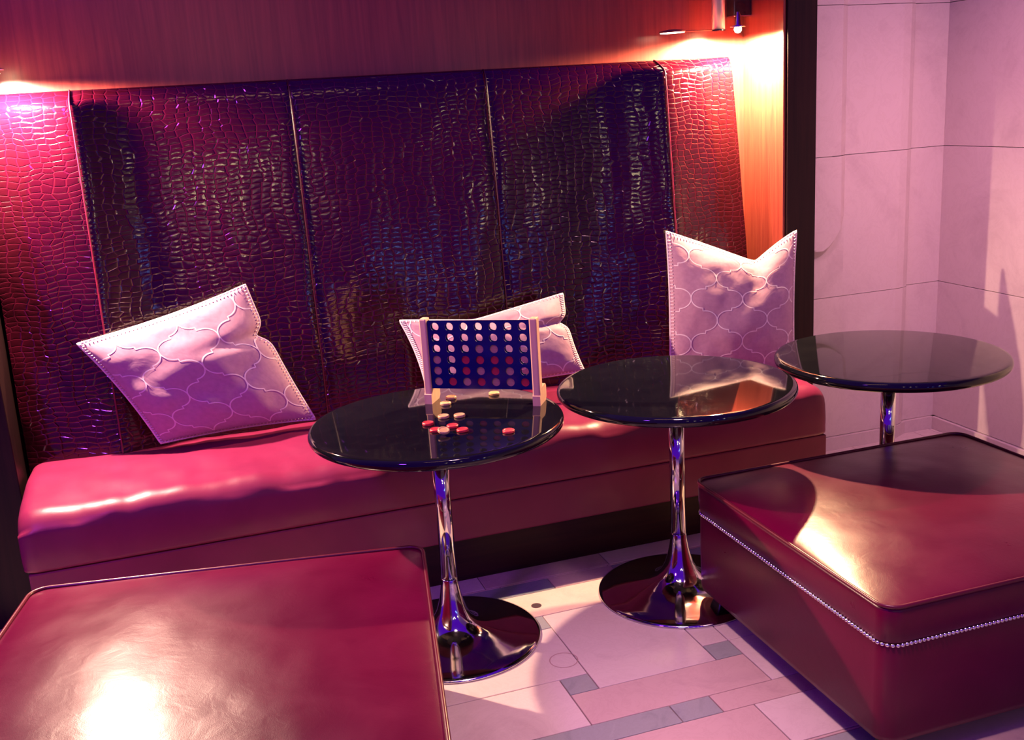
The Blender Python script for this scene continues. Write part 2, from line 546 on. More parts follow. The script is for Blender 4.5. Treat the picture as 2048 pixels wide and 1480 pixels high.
def flute_poly(depth, x0=2.452, x1=2.735, n=10):
    pts = []
    for i in range(n + 1):
        t = i / n
        pts.append((x0 + (x1 - x0) * t, YB + depth * math.sin(math.pi * min(1, t * 1.0)) ** 0.6))
    return pts
right_part = [(3.015, YB), (3.055, YB + 0.006), (3.085, YB + 0.022), (3.10, YB + 0.045), (XR + 0.02, YB + 0.045), (XR + 0.02, 3.92), (2.452, 3.92)]
jz = 0.0012
courses = [(0.0, 0.06), (0.06, 0.70), (0.70, 1.305), (1.305, 1.905), (1.905, 2.50), (2.50, 3.10)]
flat_left = [(2.452, YB), (2.735, YB)]
for (a, b) in courses:
    if a < 0.01:
        base_poly = [(2.452, YB - 0.015), (3.02, YB - 0.015), (3.11, YB + 0.03), (XR + 0.02, YB + 0.03), (XR + 0.02, 3.92), (2.452, 3.92)]
        prism('stone_block', base_poly, a, b - jz, M['wall_marble'], wall_alcove)
    elif b <= 0.71:
        prism('stone_block', flat_left + right_part, a + jz, b - jz, M['wall_marble'], wall_alcove)
    elif a < 0.9:
        # the proud tongue ends in a rounded, bevelled lower edge
        vs, fs = [], []
        n = 48
        zs = [a + jz] + [0.84 + 0.006 * i for i in range(48)] + [b - jz]
        for z in zs:
            for i in range(n + 1):
                t = i / n
                # rounded lower end of the tongue
                s = abs(t - 0.50) / 0.50
                zb = 0.88 + 0.17 * s ** 2
                dep = 0.0 if z < zb else -0.035 * min(1.0, (z - zb) / 0.030)
                prof = min(1.0, (1 - t) / 0.14)
                vs.append((2.452 + 0.283 * t, YB + dep * prof, z))
        for r in range(len(zs) - 1):
            for i in range(n):
                fs.append((r * (n + 1) + i, r * (n + 1) + i + 1, (r + 1) * (n + 1) + i + 1, (r + 1) * (n + 1) + i))
        from_py('tongue_end', vs, fs, M['wall_marble'], wall_alcove)
        prism('stone_block', [(2.735, YB)] + right_part[:-1] + [(2.735, 3.92)], a + jz, b - jz, M['wall_marble'], wall_alcove)
    else:
        ch = [(2.452, YB - 0.035), (2.690, YB - 0.035), (2.735, YB)]
        prism('stone_block', ch + right_part, a + jz, b - jz, M['wall_marble'], wall_alcove)
ys = [3.855, 2.62, 1.38, 0.14, -1.10, -2.34]
for ci, (a, b) in enumerate(courses):
    off = 0.0 if ci % 2 == 0 else 0.45
    yy = [3.855] + [y - off for y in ys[1:]]
    for i in range(len(yy) - 1):
        xf = XR - (0.014 if a < 0.01 else 0.0)
        box('stone_block', xf, 3.34, yy[i + 1] + jz, yy[i] - (jz if i else 0), a + (jz if a else 0), b - jz, M['wall_marble'], wall_right, bevel=0.0012, seg=1)

# ------------------------------------------------------------------ banquette bench
BX0, BX1 = -0.565, 2.262
bench = thing('banquette', 'long red leather wall bench with tall crocodile-embossed back', 'bench', (0, 0, 0))

def back_y(z):
    # profile of the leaning back: bottom comes forward
    t = (z - 0.45) / 1.2
    return 3.725 + 0.105 * t ** 1.3 if t > 0 else 3.725

def wing(x):
    if x < -0.262:
        return 0.080 * (x + 0.572) / 0.31
    if x > 1.875:
        return 0.080 * (2.213 - x) / 0.338
    e = min(x + 0.262, 1.875 - x)
    return 0.080 * math.exp(-(e / 0.13) ** 1.4)

def folds(x, z):
    # slack leather: shallow hanging creases
    k = max(0.0, min(1.0, (1.50 - z) / 0.5)) * max(0.0, min(1.0, (z - 0.5) / 0.2))
    v = Vector((x * 4.2 + (z - 1.0) * (0.9 - x) * 2.0, z * 0.9, 3.1))
    f = noise.noise(v) * 0.011 + noise.noise(v * 2.7) * 0.0045
    return wing(x) * min(1.0, max(0.0, (1.74 - z) / 0.05)) + f * k + 0.0035 * noise.noise(Vector((x * 3, z * 3, 9.0)))

def back_panel(x0, x1):
    nx = max(8, int((x1 - x0) / 0.016))
    # path: from the seat, up the face, over the top roll, down behind
    path = [(back_y(z), z) for z in [0.44 + 0.0169 * i for i in range(73)]]
    yt, zt = path[-1]
    R = 0.05
    for i in range(1, 15):
        a = math.pi * i / 14
        path.append((yt + 0.010 * math.sin(min(a, 1.5)) + (1 - math.cos(a)) * R * 0.55, zt + R * 1.45 * math.sin(a)))
    path.append((path[-1][0], 1.5))
    vs, fs, uv = [], [], []
    s = 0.0
    for j, (y, z) in enumerate(path):
        if j:
            s += math.hypot(y - path[j - 1][0], z - path[j - 1][1])
        for i in range(nx + 1):
            t = i / nx
            x = x0 + (x1 - x0) * t
            # right and left ends widen a touch towards the seat
            if x1 > 2.2 and i == nx:
                x += 0.03 * (1.75 - z)
            e = min(t, 1 - t) * (x1 - x0)
            puff = -0.004 * math.exp(-e / 0.010)          # falls into the seam
            yy = y - (folds(x, z) if j < 81 else 0) - puff
            vs.append((x, yy, z))
            uv.append((x + 3.0, s))
    for j in range(len(path) - 1):
        for i in range(nx):
            a = j * (nx + 1) + i
            fs.append((a, a + 1, a + nx + 2, a + nx + 1))
    o = from_py('back_panel', vs, fs, M['croc'], bench, True, uv)
    return o
seams = [-0.572, -0.262, 0.455, 1.180, 1.875, 2.213]
for i in range(5):
    back_panel(seams[i], seams[i + 1])
for x in seams[1:-1]:
    pts = []
    for i in range(60):
        z = 0.46 + 0.0201 * i
        pts.append((x, back_y(z) - folds(x, z) - 0.001, z))
    ztop = 0.44 + 0.0169 * 72
    yt = back_y(ztop)
    for i in range(1, 10):
        a = math.pi * 0.5 * i / 9
        pts.append((x, -0.001 - folds(x, ztop + 0.0725 * math.sin(a)) + yt + 0.010 * math.sin(a) + (1 - math.cos(a)) * 0.0275, ztop + 0.0725 * math.sin(a)))
    outer = x in (seams[1], seams[-2])
    tube('seam_piping', pts, 0.0030 if outer else 0.0022, M['croc_piping' if outer else 'croc_seam'], bench, 6)
box('back_frame', BX0 + 0.005, 2.205, 3.85, YW, 0.30, 1.66, M['dark_wood'], bench)

# seat cushion
def seat_mesh():
    prof = []
    # back, top, front edge roll, front face, tuck
    prof += [(3.775, 0.36), (3.775, 0.46), (3.765, 0.495)]
    for i in range(22):
        t = i / 21
        prof.append((3.755 - 0.46 * t, 0.508 + 0.016 * math.sin(math.pi * t) - 0.012 * t))
    for i in range(1, 11):
        a = math.pi / 2 * i / 10
        prof.append((3.295 - 0.078 * math.sin(a), 0.421 + 0.075 * math.cos(a)))
    for z in (0.405, 0.385, 0.365, 0.345, 0.325, 0.316):
        prof.append((3.217 - 0.004 * math.sin((0.42 - z) / 0.1 * math.pi), z))
    prof += [(3.226, 0.311), (3.24, 0.310)]
    xs = []
    for i in range(9):
        a = math.pi / 2 * i / 8
        xs.append((BX0 + 0.05 * (1 - math.sin(a)), 0.05 * (1 - math.cos(math.pi / 2 - a))))
    nmid = 150
    for i in range(1, nmid):
        xs.append((BX0 + 0.05 + (BX1 - BX0 - 0.1) * i / nmid, 0.0))
    for i in range(9):
        a = math.pi / 2 * i / 8
        xs.append((BX1 - 0.05 * (1 - math.cos(a)) if False else BX1 - 0.05 + 0.05 * math.sin(a), 0.05 * (1 - math.cos(a))))
    xs[:9] = [(BX0 + 0.05 - 0.05 * math.cos(math.pi / 2 * i / 8), 0.05 * (1 - math.sin(math.pi / 2 * i / 8))) for i in range(9)]
    vs, fs = [], []
    m = len(prof)
    for (x, ins) in xs:
        for k, (y, z) in enumerate(prof):
            yy, zz = y, z
            top = 1.0 if z > 0.40 else 0.0
            if y < 3.5:
                yy += ins * 0.6
            if z > 0.36:
                zz -= ins * 0.7 * (1.0 if z > 0.45 else 0.5)
            w = noise.noise(Vector((x * 7.0 + y * 4, y * 5.0, 1.7))) * 0.006 + noise.noise(Vector((x * 19.0, y * 9.0, 4.2))) * 0.0025
            w += 0.005 * noise.noise(Vector((x * 1.8, 0.3, 8.8)))
            if z > 0.45:
                zz += w * (1.9 if y < 3.42 else 1.0)
            elif z > 0.33:
                yy += w * 0.6
            vs.append((x, yy, zz))
    for i in range(len(xs) - 1):
        for k in range(m - 1):
            fs.append((i * m + k, i * m + k + 1, (i + 1) * m + k + 1, (i + 1) * m + k))
    fs.append(tuple(range(m)))
    fs.append(tuple((len(xs) - 1) * m + k for k in range(m - 1, -1, -1)))
    o = from_py('seat_cushion', vs, fs, M['seat_leather'], bench, True)
    return o
seat_mesh()
box('base_panel', BX0 + 0.012, BX1 - 0.004, 3.226, 3.85, 0.155, 0.308, M['seat_leather'], bench, bevel=0.006)
box('plinth', BX0 + 0.02, BX1 - 0.01, 3.242, 3.85, 0.0, 0.153, M['plinth_wood'], bench, bevel=0.002)

# ------------------------------------------------------------------ wall lamps
def wall_lamp(label, lx, ly, lz, power, tube_at, box_at, puck_at, col):
    t = thing('wall_lamp', label, 'lamp', (lx, YW, lz), 0, 'reading lamps above the bench')
    def loc(p):
        return (p[0] - lx, p[1] - YW, p[2] - lz)
    bx = loc(box_at)
    box('wall_box', bx[0] - 0.044, bx[0] + 0.044, bx[1] - 0.025, 0.0, bx[2], bx[2] + 0.13, M['smoked_box'], t, bevel=0.004)
    box('box_rim', bx[0] - 0.046, bx[0] + 0.046, bx[1] - 0.027, 0.0, bx[2] - 0.005, bx[2] + 0.001, M['chrome'], t, bevel=0.0015)
    tb = loc(tube_at)
    o = lathe('tube', [(0.020, 0.0), (0.0255, 0.0), (0.0255, 0.30), (0.022, 0.305)], M['satin'], t, 32)
    o.location = tb
    for p in o.data.polygons:
        p.use_smooth = len(p.vertices) == 4
    o = lathe('tube_collar', [(0.02, -0.004), (0.027, -0.004), (0.027, -0.001), (0.02, 0.0)], M['smoked_box'], t, 32, smooth=False)
    o.location = tb
    tube('arm', [(tb[0], tb[1], tb[2] + 0.17), (bx[0], bx[1], tb[2] + 0.17)], 0.007, M['chrome'], t)
    # hooded bulb under the box
    o = lathe('bulb', [(0.001, -0.018), (0.010, -0.015), (0.0145, -0.007), (0.0145, 0.0), (0.010, 0.004)], M['bulb'], t, 20)
    o.location = (0, ly - YW, 0.004)
    o = lathe('bulb_hood', [(0.030, 0.004), (0.030, 0.007), (0.012, 0.012), (0.008, 0.06)], M['chrome'], t, 24)
    o.location = (0, ly - YW, 0.004)
    tube('arm', [(0, ly - YW, 0.055), (bx[0], bx[1], bx[2] + 0.004)], 0.006, M['chrome'], t)
    # slim round reading light on a thin rail
    pk = loc(puck_at)
    o = lathe('lamp_head', [(0.048, 0.0), (0.051, 0.002), (0.051, 0.006), (0.02, 0.012)], M['panel_wood'], t, 40)
    o.location = pk
    o = lathe('lens', [(0.002, -0.0005), (0.047, -0.0005), (0.047, 0.001)], M['lens'], t, 40)
    o.location = pk
    tube('rail', [(pk[0], pk[1] + 0.03, pk[2] + 0.006), (tb[0], tb[1] + 0.03, tb[2] + 0.002)], 0.0022, M['panel_wood'], t)
    d = bpy.data.lights.new('lamp_light', 'SPOT')
    d.energy = power
    d.color = col
    d.spot_size = math.radians(177)
    d.spot_blend = 0.25
    d.shadow_soft_size = 0.022
    lo = bpy.data.objects.new('lamp_light', d)
    C.objects.link(lo)
    lo.parent = t
    lo.location = (0, ly - YW, -0.018)
    return t

LAMPC = (1.0, 0.64, 0.33)
wall_lamp('chrome wall lamp with glowing bulb beside the dark wooden post', 2.182, 3.735, 1.825, 470,
          (2.134, 3.80, 1.830), (2.272, 3.868, 1.884), (1.933, 3.80, 1.826), LAMPC)
wall_lamp('glowing wall lamp cut off by the left picture edge', -0.460, 3.705, 1.788, 510,
          (-0.66, 3.70, 1.79), (-0.60, 3.70, 1.85), (-0.80, 3.70, 1.79), (1.0, 0.62, 0.46))

# ------------------------------------------------------------------ cushions
def pillow(label, TL, TR, BR, BL, thick, chop=None, nick=None, group='patterned scatter cushions', face=-1, bow=0.05, seed=0.0):
    TL, TR, BR, BL = [Vector(p) for p in (TL, TR, BR, BL)]
    cen = (TL + TR + BR + BL) / 4
    nrm = ((TR - BL).cross(TL - BR)).normalized()
    if nrm.y > 0:
        nrm = -nrm
    base = Vector((cen.x, cen.y, min(TL.z, TR.z, BR.z, BL.z)))
    t = thing('scatter_cushion', label, 'cushion', base, 0, group)
    W = ((TR - TL).length + (BR - BL).length) / 2
    H = ((TL - BL).length + (TR - BR).length) / 2
    def S(u, v, side=1, lift=0.0):
        uu = u * (1 - bow * (1 - v * v) * u * u)
        vv = v * (1 - bow * (1 - u * u) * v * v)
        hs = 1.0
        if chop:
            u0, A, wd = chop
            tt = (u0 - u) / (u0 + 1) if u < u0 else (u - u0) / (1 - u0)
            g = (1 - math.sqrt(tt * tt + 0.004)) * (1 - 0.25 * tt)
            vv -= A * g * max(0.0, (1 + v) / 2) ** 3
            g2 = math.exp(-((u - u0) / 0.12) ** 2) * max(0.0, v) ** 1.0
            hs = 1 - (0.55 if A > 0.3 else 0.15) * g2
        if nick:
            v0, A, wd = nick
            g = math.exp(-abs((v - v0) / wd) ** 1.6)
            uu -= A * g * max(0.0, (1 + u) / 2) ** 4
            hs *= 1 - 0.45 * math.exp(-((v - v0) / (wd * 0.8)) ** 2) * max(0.0, u) ** 1.5
        a, b = (uu + 1) / 2, (vv + 1) / 2
        p = (BL * (1 - a) + BR * a) * (1 - b) + (TL * (1 - a) + TR * a) * b
        h = thick * (max(0.0, (1 - u * u)) ** 0.55 * max(0.0, (1 - v * v)) ** 0.55) * hs
        wr = noise.noise(Vector((u * 2.1 + seed, v * 2.1, 2.0))) * 0.012 + noise.noise(Vector((u * 5 + seed, v * 5, 7.0))) * 0.004
        h += wr * (1 - u ** 4) * (1 - v ** 4)
        return p + nrm * (side * max(h, 0.0) * (1.0 if side > 0 else 0.35) + lift) - base
    n = 44
    vs, fs, uv = [], [], []
    for side in (1, -1):
        for j in range(n + 1):
            for i in range(n + 1):
                u, v = -1 + 2 * i / n, -1 + 2 * j / n
                u, v = math.sin(u * math.pi / 2) * 0.4 + u * 0.6, math.sin(v * math.pi / 2) * 0.4 + v * 0.6
                vs.append(S(u, v, side, 0.0015 * side))
                uv.append(((u + 1) / 2 * W + seed, (v + 1) / 2 * H))
    o2 = (n + 1) ** 2
    for j in range(n):
        for i in range(n):
            a = j * (n + 1) + i
            fs.append((a, a + 1, a + n + 2, a + n + 1))
            fs.append((o2 + a, o2 + a + n + 1, o2 + a + n + 2, o2 + a + 1))
    def rim(a, b):
        fs.append((a, o2 + a, o2 + b, b))
    for i in range(n):
        rim(i, i + 1)
        rim(n * (n + 1) + i + 1, n * (n + 1) + i)
        rim((i + 1) * (n + 1), i * (n + 1))
        rim(i * (n + 1) + n, (i + 1) * (n + 1) + n)
    from_py('cover', vs, fs, M['pillow'], t, True, uv)
    # trellis of stepped ogee lines
    cw, chh = 0.100, 0.088
    lines = []
    def leg(x, y, sx):
        pts = []
        for k in range(9):
            a = math.pi / 2 * k / 8
            pts.append((x + sx * 0.043 * cw / 0.1 * (1 - math.cos(a)), y - 0.039 * math.sin(a)))
        xa, ya = pts[-1]
        pts.append((xa + sx * 0.0005, ya - 0.011))
        bx_, by_ = x + sx * cw, y - chh
        for k in range(9):
            a = math.pi / 2 * k / 8
            pts.append((bx_ - sx * 0.046 * (1 - math.sin(a)), by_ + 0.038 * math.cos(a)))
        return pts
    vs, fs = [], []
    hw = 0.0021
    rows = int(H / chh) + 3
    cols = int(W / cw) + 3
    for r in range(-rows // 2 - 1, rows // 2 + 2):
        for c in range(-cols // 2 - 1, cols // 2 + 2):
            if (r + c) % 2:
                continue
            for sx in (-1, 1):
                pts = leg(c * cw + 0.02, r * chh + 0.03, sx)
                dense = []
                for a, b in zip(pts[:-1], pts[1:]):
                    for q in range(2):
                        dense.append((a[0] + (b[0] - a[0]) * q / 2, a[1] + (b[1] - a[1]) * q / 2))
                dense.append(pts[-1])
                prev = None
                for i, (x, y) in enumerate(dense):
                    ax, ay = dense[max(i - 1, 0)]
                    bx_, by_ = dense[min(i + 1, len(dense) - 1)]
                    dx, dy = bx_ - ax, by_ - ay
                    L = math.hypot(dx, dy) or 1
                    nx, ny = -dy / L * hw, dx / L * hw
                    ok = abs(x) < W / 2 * 0.955 and abs(y) < H / 2 * 0.955
                    if not ok:
                        prev = None
                        continue
                    k = len(vs)
                    vs.append(S((x + nx) * 2 / W, (y + ny) * 2 / H, 1, 0.0026))
                    vs.append(S((x - nx) * 2 / W, (y - ny) * 2 / H, 1, 0.0026))
                    if prev is not None:
                        fs.append((prev, prev + 1, k + 1, k))
                    prev = k
    tp = from_py('trellis_print', vs, fs, M['pillow_print'], t, True)
    tp['kind'] = 'stuff'
    # edge cord and blanket stitches
    per = []
    m = 60
    for i in range(m):
        per.append((-1 + 2 * i / m, -1))
    for i in range(m):
        per.append((1, -1 + 2 * i / m))
    for i in range(m):
        per.append((1 - 2 * i / m, 1))
    for i in range(m):
        per.append((-1, 1 - 2 * i / m))
    tube('edge_cord', [S(u, v, 1, 0.0) for u, v in per], 0.0050, M['pillow_print'], t, 6, closed=True)
    bm = bmesh.new()
    st = 44
    for e in range(4):
        for i in range(st):
            s0 = -1 + 2 * (i + 0.5) / st
            for side in (1, -1):
                if e == 0: q = [(s0, -1), (s0, -0.90)]
                elif e == 1: q = [(1, s0), (0.90, s0)]
                elif e == 2: q = [(s0, 1), (s0, 0.90)]
                else: q = [(-1, s0), (-0.90, s0)]
                A = S(q[0][0], q[0][1], side, 0.005 * side)
                qm = [0.962 * c if abs(c) == 1 else c for c in q[0]]
                B = S(qm[0], qm[1], side, 0.004 * side)
                d = (B - A)
                if d.length < 1e-5:
                    continue
                s_ = d.cross(nrm).normalized() * 0.0022
                hh = nrm * 0.0022 * side
                vv = [bm.verts.new(p) for p in (A - s_, A + s_, A + hh, B - s_, B + s_, B + hh)]
                for f in ((0, 1, 2), (5, 4, 3), (0, 3, 4, 1), (1, 4, 5, 2), (2, 5, 3, 0)):
                    bm.faces.new([vv[k] for k in f])
    o = from_bm('edge_stitching', bm, M['stitch'], t)
    o['kind'] = 'stuff'
    return t

def at_y(px, py, Y):
    d = fwd + rt * ((px - 1024) / F_PX) - up * ((py - 740) / F_PX)
    return CAM + d * (Y / d.y)

pillow('mauve trellis-patterned cushion tipped over at the left end of the bench',
       at_y(155, 688, 3.665), at_y(490, 570, 3.68), at_y(630, 838, 3.62), at_y(322, 886, 3.61), 0.075, nick=(0.32, 0.13, 0.10), seed=1.3)
pillow('mauve trellis-patterned cushion behind the four-in-a-row game',
       at_y(800, 642, 3.66), at_y(1125, 588, 3.60), at_y(1168, 742, 3.48), at_y(858, 800, 3.58), 0.075, nick=(0.30, 0.10, 0.12), chop=(-0.15, 0.25, 0.4), seed=5.1)
pillow('mauve trellis-patterned cushion with dented top below the lit wall lamp',
       at_y(1333, 464, 3.65), at_y(1592, 462, 3.53), at_y(1588, 742, 3.43), at_y(1340, 762, 3.53), 0.072, chop=(0.36, 0.42, 0.36), bow=0.03, seed=9.7)

# ------------------------------------------------------------------ pedestal tables
TZ, TR_ = 0.715, 0.376
def make_table():
    t = thing('pedestal_table', '', 'table', (0, 0, 0), 0, 'black round pedestal tables')
    prof = [(0.0, TZ - 0.036), (TR_ - 0.030, TZ - 0.036), (TR_ - 0.014, TZ - 0.033)]
    for i in range(9):
        a = -math.pi / 2 + math.pi * i / 8
        prof.append((TR_ - 0.012 + 0.012 * math.cos(a), TZ - 0.016 + 0.015 * math.sin(a)))
    prof += [(TR_ - 0.020, TZ), (0.0, TZ)]
    prof = [(max(r, 0.0005), z) for r, z in prof]
    lathe('tabletop', prof, M['black_lacquer'], t, 96)
    lathe('mount_plate', [(0.12, TZ - 0.048), (0.13, TZ - 0.044), (0.13, TZ - 0.036)], M['black_plastic'], t, 40, smooth=False)
    o = lathe('column', [(0.0245, 0.205), (0.0245, TZ - 0.046)], M['chrome'], t, 40)
    fl = [(0.268, 0.0), (0.270, 0.004), (0.268, 0.008), (0.258, 0.0115), (0.22, 0.0165), (0.17, 0.024), (0.125, 0.034), (0.095, 0.045), (0.074, 0.059),
          (0.058, 0.078), (0.046, 0.102), (0.0375, 0.13), (0.031, 0.16), (0.0272, 0.185), (0.0258, 0.203), (0.0245, 0.206)]
    lathe('trumpet_base', fl, M['chrome'], t, 96)
    for ch in t.children:
        if ch.name.split('.')[0] in ('column', 'trumpet_base', 'tabletop'):
            for p in ch.data.polygons:
                if len(p.vertices) > 4:
                    p.use_smooth = False
    return t
t1 = make_table()
t1.location = (0.662, 2.866, 0.0)
t1['label'] = 'black round pedestal table carrying the wooden game and loose checkers'
t2 = copy_tree(t1)
t2.location = (1.441, 2.862, 0.0)
t2['label'] = 'black round pedestal table between the game table and the corner table'
t3 = copy_tree(t1)
t3.location = (2.216, 2.822, 0.0)
t3['label'] = 'black round pedestal table in the corner by the marble wall'

# ------------------------------------------------------------------ ottomans
def ottoman(label, w, d, loc, rz, nails_single, peak=0.0):
    t = thing('ottoman', label, 'ottoman', (loc[0], loc[1], 0), rz, 'red leather ottomans')
    rc = 0.045
    def outline(hw, hd, r, n=8):
        pts = []
        for (sx, sy, a0) in ((1, -1, -90), (1, 1, 0), (-1, 1, 90), (-1, -1, 180)):
            for i in range(n + 1):
                a = math.radians(a0 + 90 * i / n)
                pts.append((sx * (hw - r) + r * math.cos(a), sy * (hd - r) + r * math.sin(a)))
        return pts
    ZN, ZT, ZB = 0.325, 0.425, 0.062
    # lower body
    def loft(name, rings, mat, captop=True, capbot=True):
        vs, fs = [], []
        n = len(rings[0])
        for ring in rings:
            vs += ring
        for j in range(len(rings) - 1):
            for i in range(n):
                k = (i + 1) % n
                fs.append((j * n + i, j * n + k, (j + 1) * n + k, (j + 1) * n + i))
        if capbot:
            fs.append(tuple(range(n - 1, -1, -1)))
        if captop:
            fs.append(tuple((len(rings) - 1) * n + i for i in range(n)))
        return from_py(name, vs, fs, mat, t, True)
    hw, hd = w / 2, d / 2
    r_ = []
    for (z, g) in ((ZB, -0.012), (ZB + 0.004, -0.003), (ZB + 0.02, 0.0), (0.20, 0.001), (ZN - 0.01, 0.0), (ZN, -0.002)):
        r_.append([(x, y, z) for x, y in outline(hw + g, hd + g, rc)])
    o = loft('body', r_, M['red_leather'])
    r_ = []
    for (z, g) in ((ZN + 0.001, -0.003), (ZN + 0.008, 0.001), (ZN + 0.04, 0.004), (ZT - 0.015, 0.004), (ZT - 0.004, 0.001)):
        r_.append([(x, y, z) for x, y in outline(hw + g, hd + g, rc)])
    loft('cushion_border', r_, M['red_leather'])
    for ob in t.children:
        for p in ob.data.polygons:
            if len(p.vertices) > 4:
                p.use_smooth = False
    # crowned top cushion
    n = 64
    vs, fs = [], []
    sd = loc[0] * 3.1
    for j in range(n + 1):
        for i in range(n + 1):
            u, v = -1 + 2 * i / n, -1 + 2 * j / n
            # square to rounded square
            u = math.sin(u * math.pi / 2) * 0.5 + u * 0.5
            v = math.sin(v * math.pi / 2) * 0.5 + v * 0.5
            x, y = u * hw, v * hd
            cx, cy = max(0, abs(x) - (hw - rc)), max(0, abs(y) - (hd - rc))
            q = math.hypot(cx, cy)
            if cx > 0 and cy > 0 and q > 1e-6:
                mxx = max(cx, cy)
                f = mxx / q
                x = math.copysign(hw - rc + cx * f, x)
                y = math.copysign(hd - rc + cy * f, y)
            e = min(1 - abs(u), 1 - abs(v))
            vp = (v - peak) / (1 - peak) if v > peak else (v - peak) / (1 + peak)
            crown = 0.042 * (1 - abs(u) ** 2.6) ** 0.75 * (1 - abs(vp) ** 2.2) ** 0.75
            wr = noise.noise(Vector((x * 5 + sd, y * 5, 0.4))) * 0.0022 + noise.noise(Vector((x * 16 + sd, y * 11, 3.4))) * 0.0012
            vs.append((x, y, ZT - 0.003 + crown + wr * min(1, e * 5)))
    for j in range(n):
        for i in range(n):
            a = j * (n + 1) + i
            fs.append((a, a + 1, a + n + 2, a + n + 1))
    from_py('cushion_top', vs, fs, M['red_leather'], t, True)
    tube('piping', [(x, y, ZT) for x, y in outline(hw + 0.002, hd + 0.002, rc)], 0.0055, M['leather_piping'], t, 8, closed=True)
    for sx in (-1, 1):
        for sy in (-1, 1):
            bm = bmesh.new()
            bbox(bm, -0.025, 0.025, -0.025, 0.025, 0.0, ZB + 0.004, 0.003, 1)
            for v in bm.verts:
                k = 0.80 + 0.20 * v.co.z / ZB
                v.co.x *= k
                v.co.y *= k
            o = from_bm('foot', bm, M['black_plastic'], t)
            o.location = (sx * (hw - 0.06), sy * (hd - 0.06), 0)
    # nail heads
    nm = bpy.data.meshes.new('nail')
    bm = bmesh.new()
    rows = []
    for (rr, h) in ((0.0054, 0.0), (0.0047, 0.0028), (0.0024, 0.0046)):
        rows.append([bm.verts.new((rr * math.cos(2 * math.pi * k / 8), rr * math.sin(2 * math.pi * k / 8), h)) for k in range(8)])
    for a, b in zip(rows[:-1], rows[1:]):
        for k in range(8):
            bm.faces.new((a[k], a[(k + 1) % 8], b[(k + 1) % 8], b[k]))
    bm.faces.new(rows[-1])
    bm.to_mesh(nm)
    proto = bm
    nm.materials.append(M['nickel'])
    nm.polygons.foreach_set('use_smooth', [True] * len(nm.polygons))
    rest = bmesh.new()
    pitch = 0.0118
    sides = [((-hw, hd - rc), (-hw, -hd + rc), (-1, 0)), ((-hw + rc, -hd), (hw - rc, -hd), (0, -1)),
             ((hw, -hd + rc), (hw, hd - rc), (1, 0)), ((hw - rc, hd), (-hw + rc, hd), (0, 1))]
    spots = []
    for si, (a, b, nn) in enumerate(sides):
        L = math.hypot(b[0] - a[0], b[1] - a[1])
        k = int(L / pitch)
        for i in range(k + 1):
            spots.append((a[0] + (b[0] - a[0]) * i / k, a[1] + (b[1] - a[1]) * i / k, nn, si))
    for ci, (sx, sy, a0) in enumerate(((-1, -1, 180), (1, -1, 270), (1, 1, 0), (-1, 1, 90))):
        for i in range(1, 6):
            a = math.radians(a0 + 90 * i / 6)
            spots.append((sx * (hw - rc) + rc * math.cos(a), sy * (hd - rc) + rc * math.sin(a), (math.cos(a), math.sin(a)), 0 if ci == 0 else 3))
    for (x, y, nn, si) in spots:
        q = Vector((nn[0], nn[1], 0)).to_track_quat('Z', 'X')
        if nails_single and si in (0, 1):
            o = bpy.data.objects.new('nail', nm)
            C.objects.link(o)
            o.parent = t
            o.location = (x + nn[0] * 0.0005, y + nn[1] * 0.0005, ZN)
            o.rotation_mode = 'QUATERNION'
            o.rotation_quaternion = q
        else:
            mt = Matrix.Translation((x + nn[0] * 0.0005, y + nn[1] * 0.0005, ZN)) @ q.to_matrix().to_4x4()
            off = {}
            for v in proto.verts:
                off[v] = rest.verts.new(mt @ v.co)
            for f in proto.faces:
                rest.faces.new([off[v] for v in f.verts])
    proto.free()
    o = from_bm('nail_trim', rest, M['nickel'], t, True)
    o['kind'] = 'stuff'
    return t

a = math.radians(-0.4)
ottoman('red leather ottoman with a nailhead row along its near sides', 1.00, 0.94, (1.441 + 0.50, 2.745 - 0.468), a, True)
a = math.radians(-10.5)
cx = 0.028 - 0.52 * math.sin(math.radians(10.5))
ottoman('red leather ottoman with pale glare, nearest the left picture corner', 1.035, 1.02,
        (0.030 - 0.51 * math.sin(math.radians(10.5)), 2.735 - 0.51 * math.cos(math.radians(10.5))), a, False, 0.45)

# ------------------------------------------------------------------ four-in-a-row game on the first table
GA = Vector((0.690, 3.045, TZ))
GB = Vector((0.978, 2.855, TZ))
ang = math.atan2(GB.y - GA.y, GB.x - GA.x)
GL = (GB - GA).length
mid = (GA + GB) / 2
game = thing('four_in_a_row_game', 'upright blue four-in-a-row board between pale wooden posts', 'game', mid, ang)
PH = 0.268
def post(sx):
    x = sx * GL / 2
    bm = bmesh.new()
    bbox(bm, x - 0.0115, x + 0.0115, -0.018, 0.018, 0.0, PH, 0.004, 2)
    p = from_bm('post', bm, M['pine'], game)
    bm = bmesh.new()
    prof = [(-0.020, 0.0), (0.050, 0.0), (0.060, 0.010), (0.060, 0.044), (0.052, 0.052), (0.0, 0.052), (-0.020, 0.03)]
    lo = [bm.verts.new((x - 0.0118, y, z)) for y, z in prof]
    hi = [bm.verts.new((x + 0.0118, y, z)) for y, z in prof]
    bm.faces.new(lo)
    bm.faces.new(hi)
    for i in range(len(prof)):
        j = (i + 1) % len(prof)
        bm.faces.new((lo[i], lo[j], hi[j], hi[i]))
    from_bm('foot', bm, M['pine'], game)
post(-1)
post(1)
NC, NR = 7, 6
pitch_x = (GL - 0.024) / NC
BZ0, BZ1 = 0.052, 0.264
pitch_z = (BZ1 - BZ0 - 0.006) / NR
HR = 0.0130
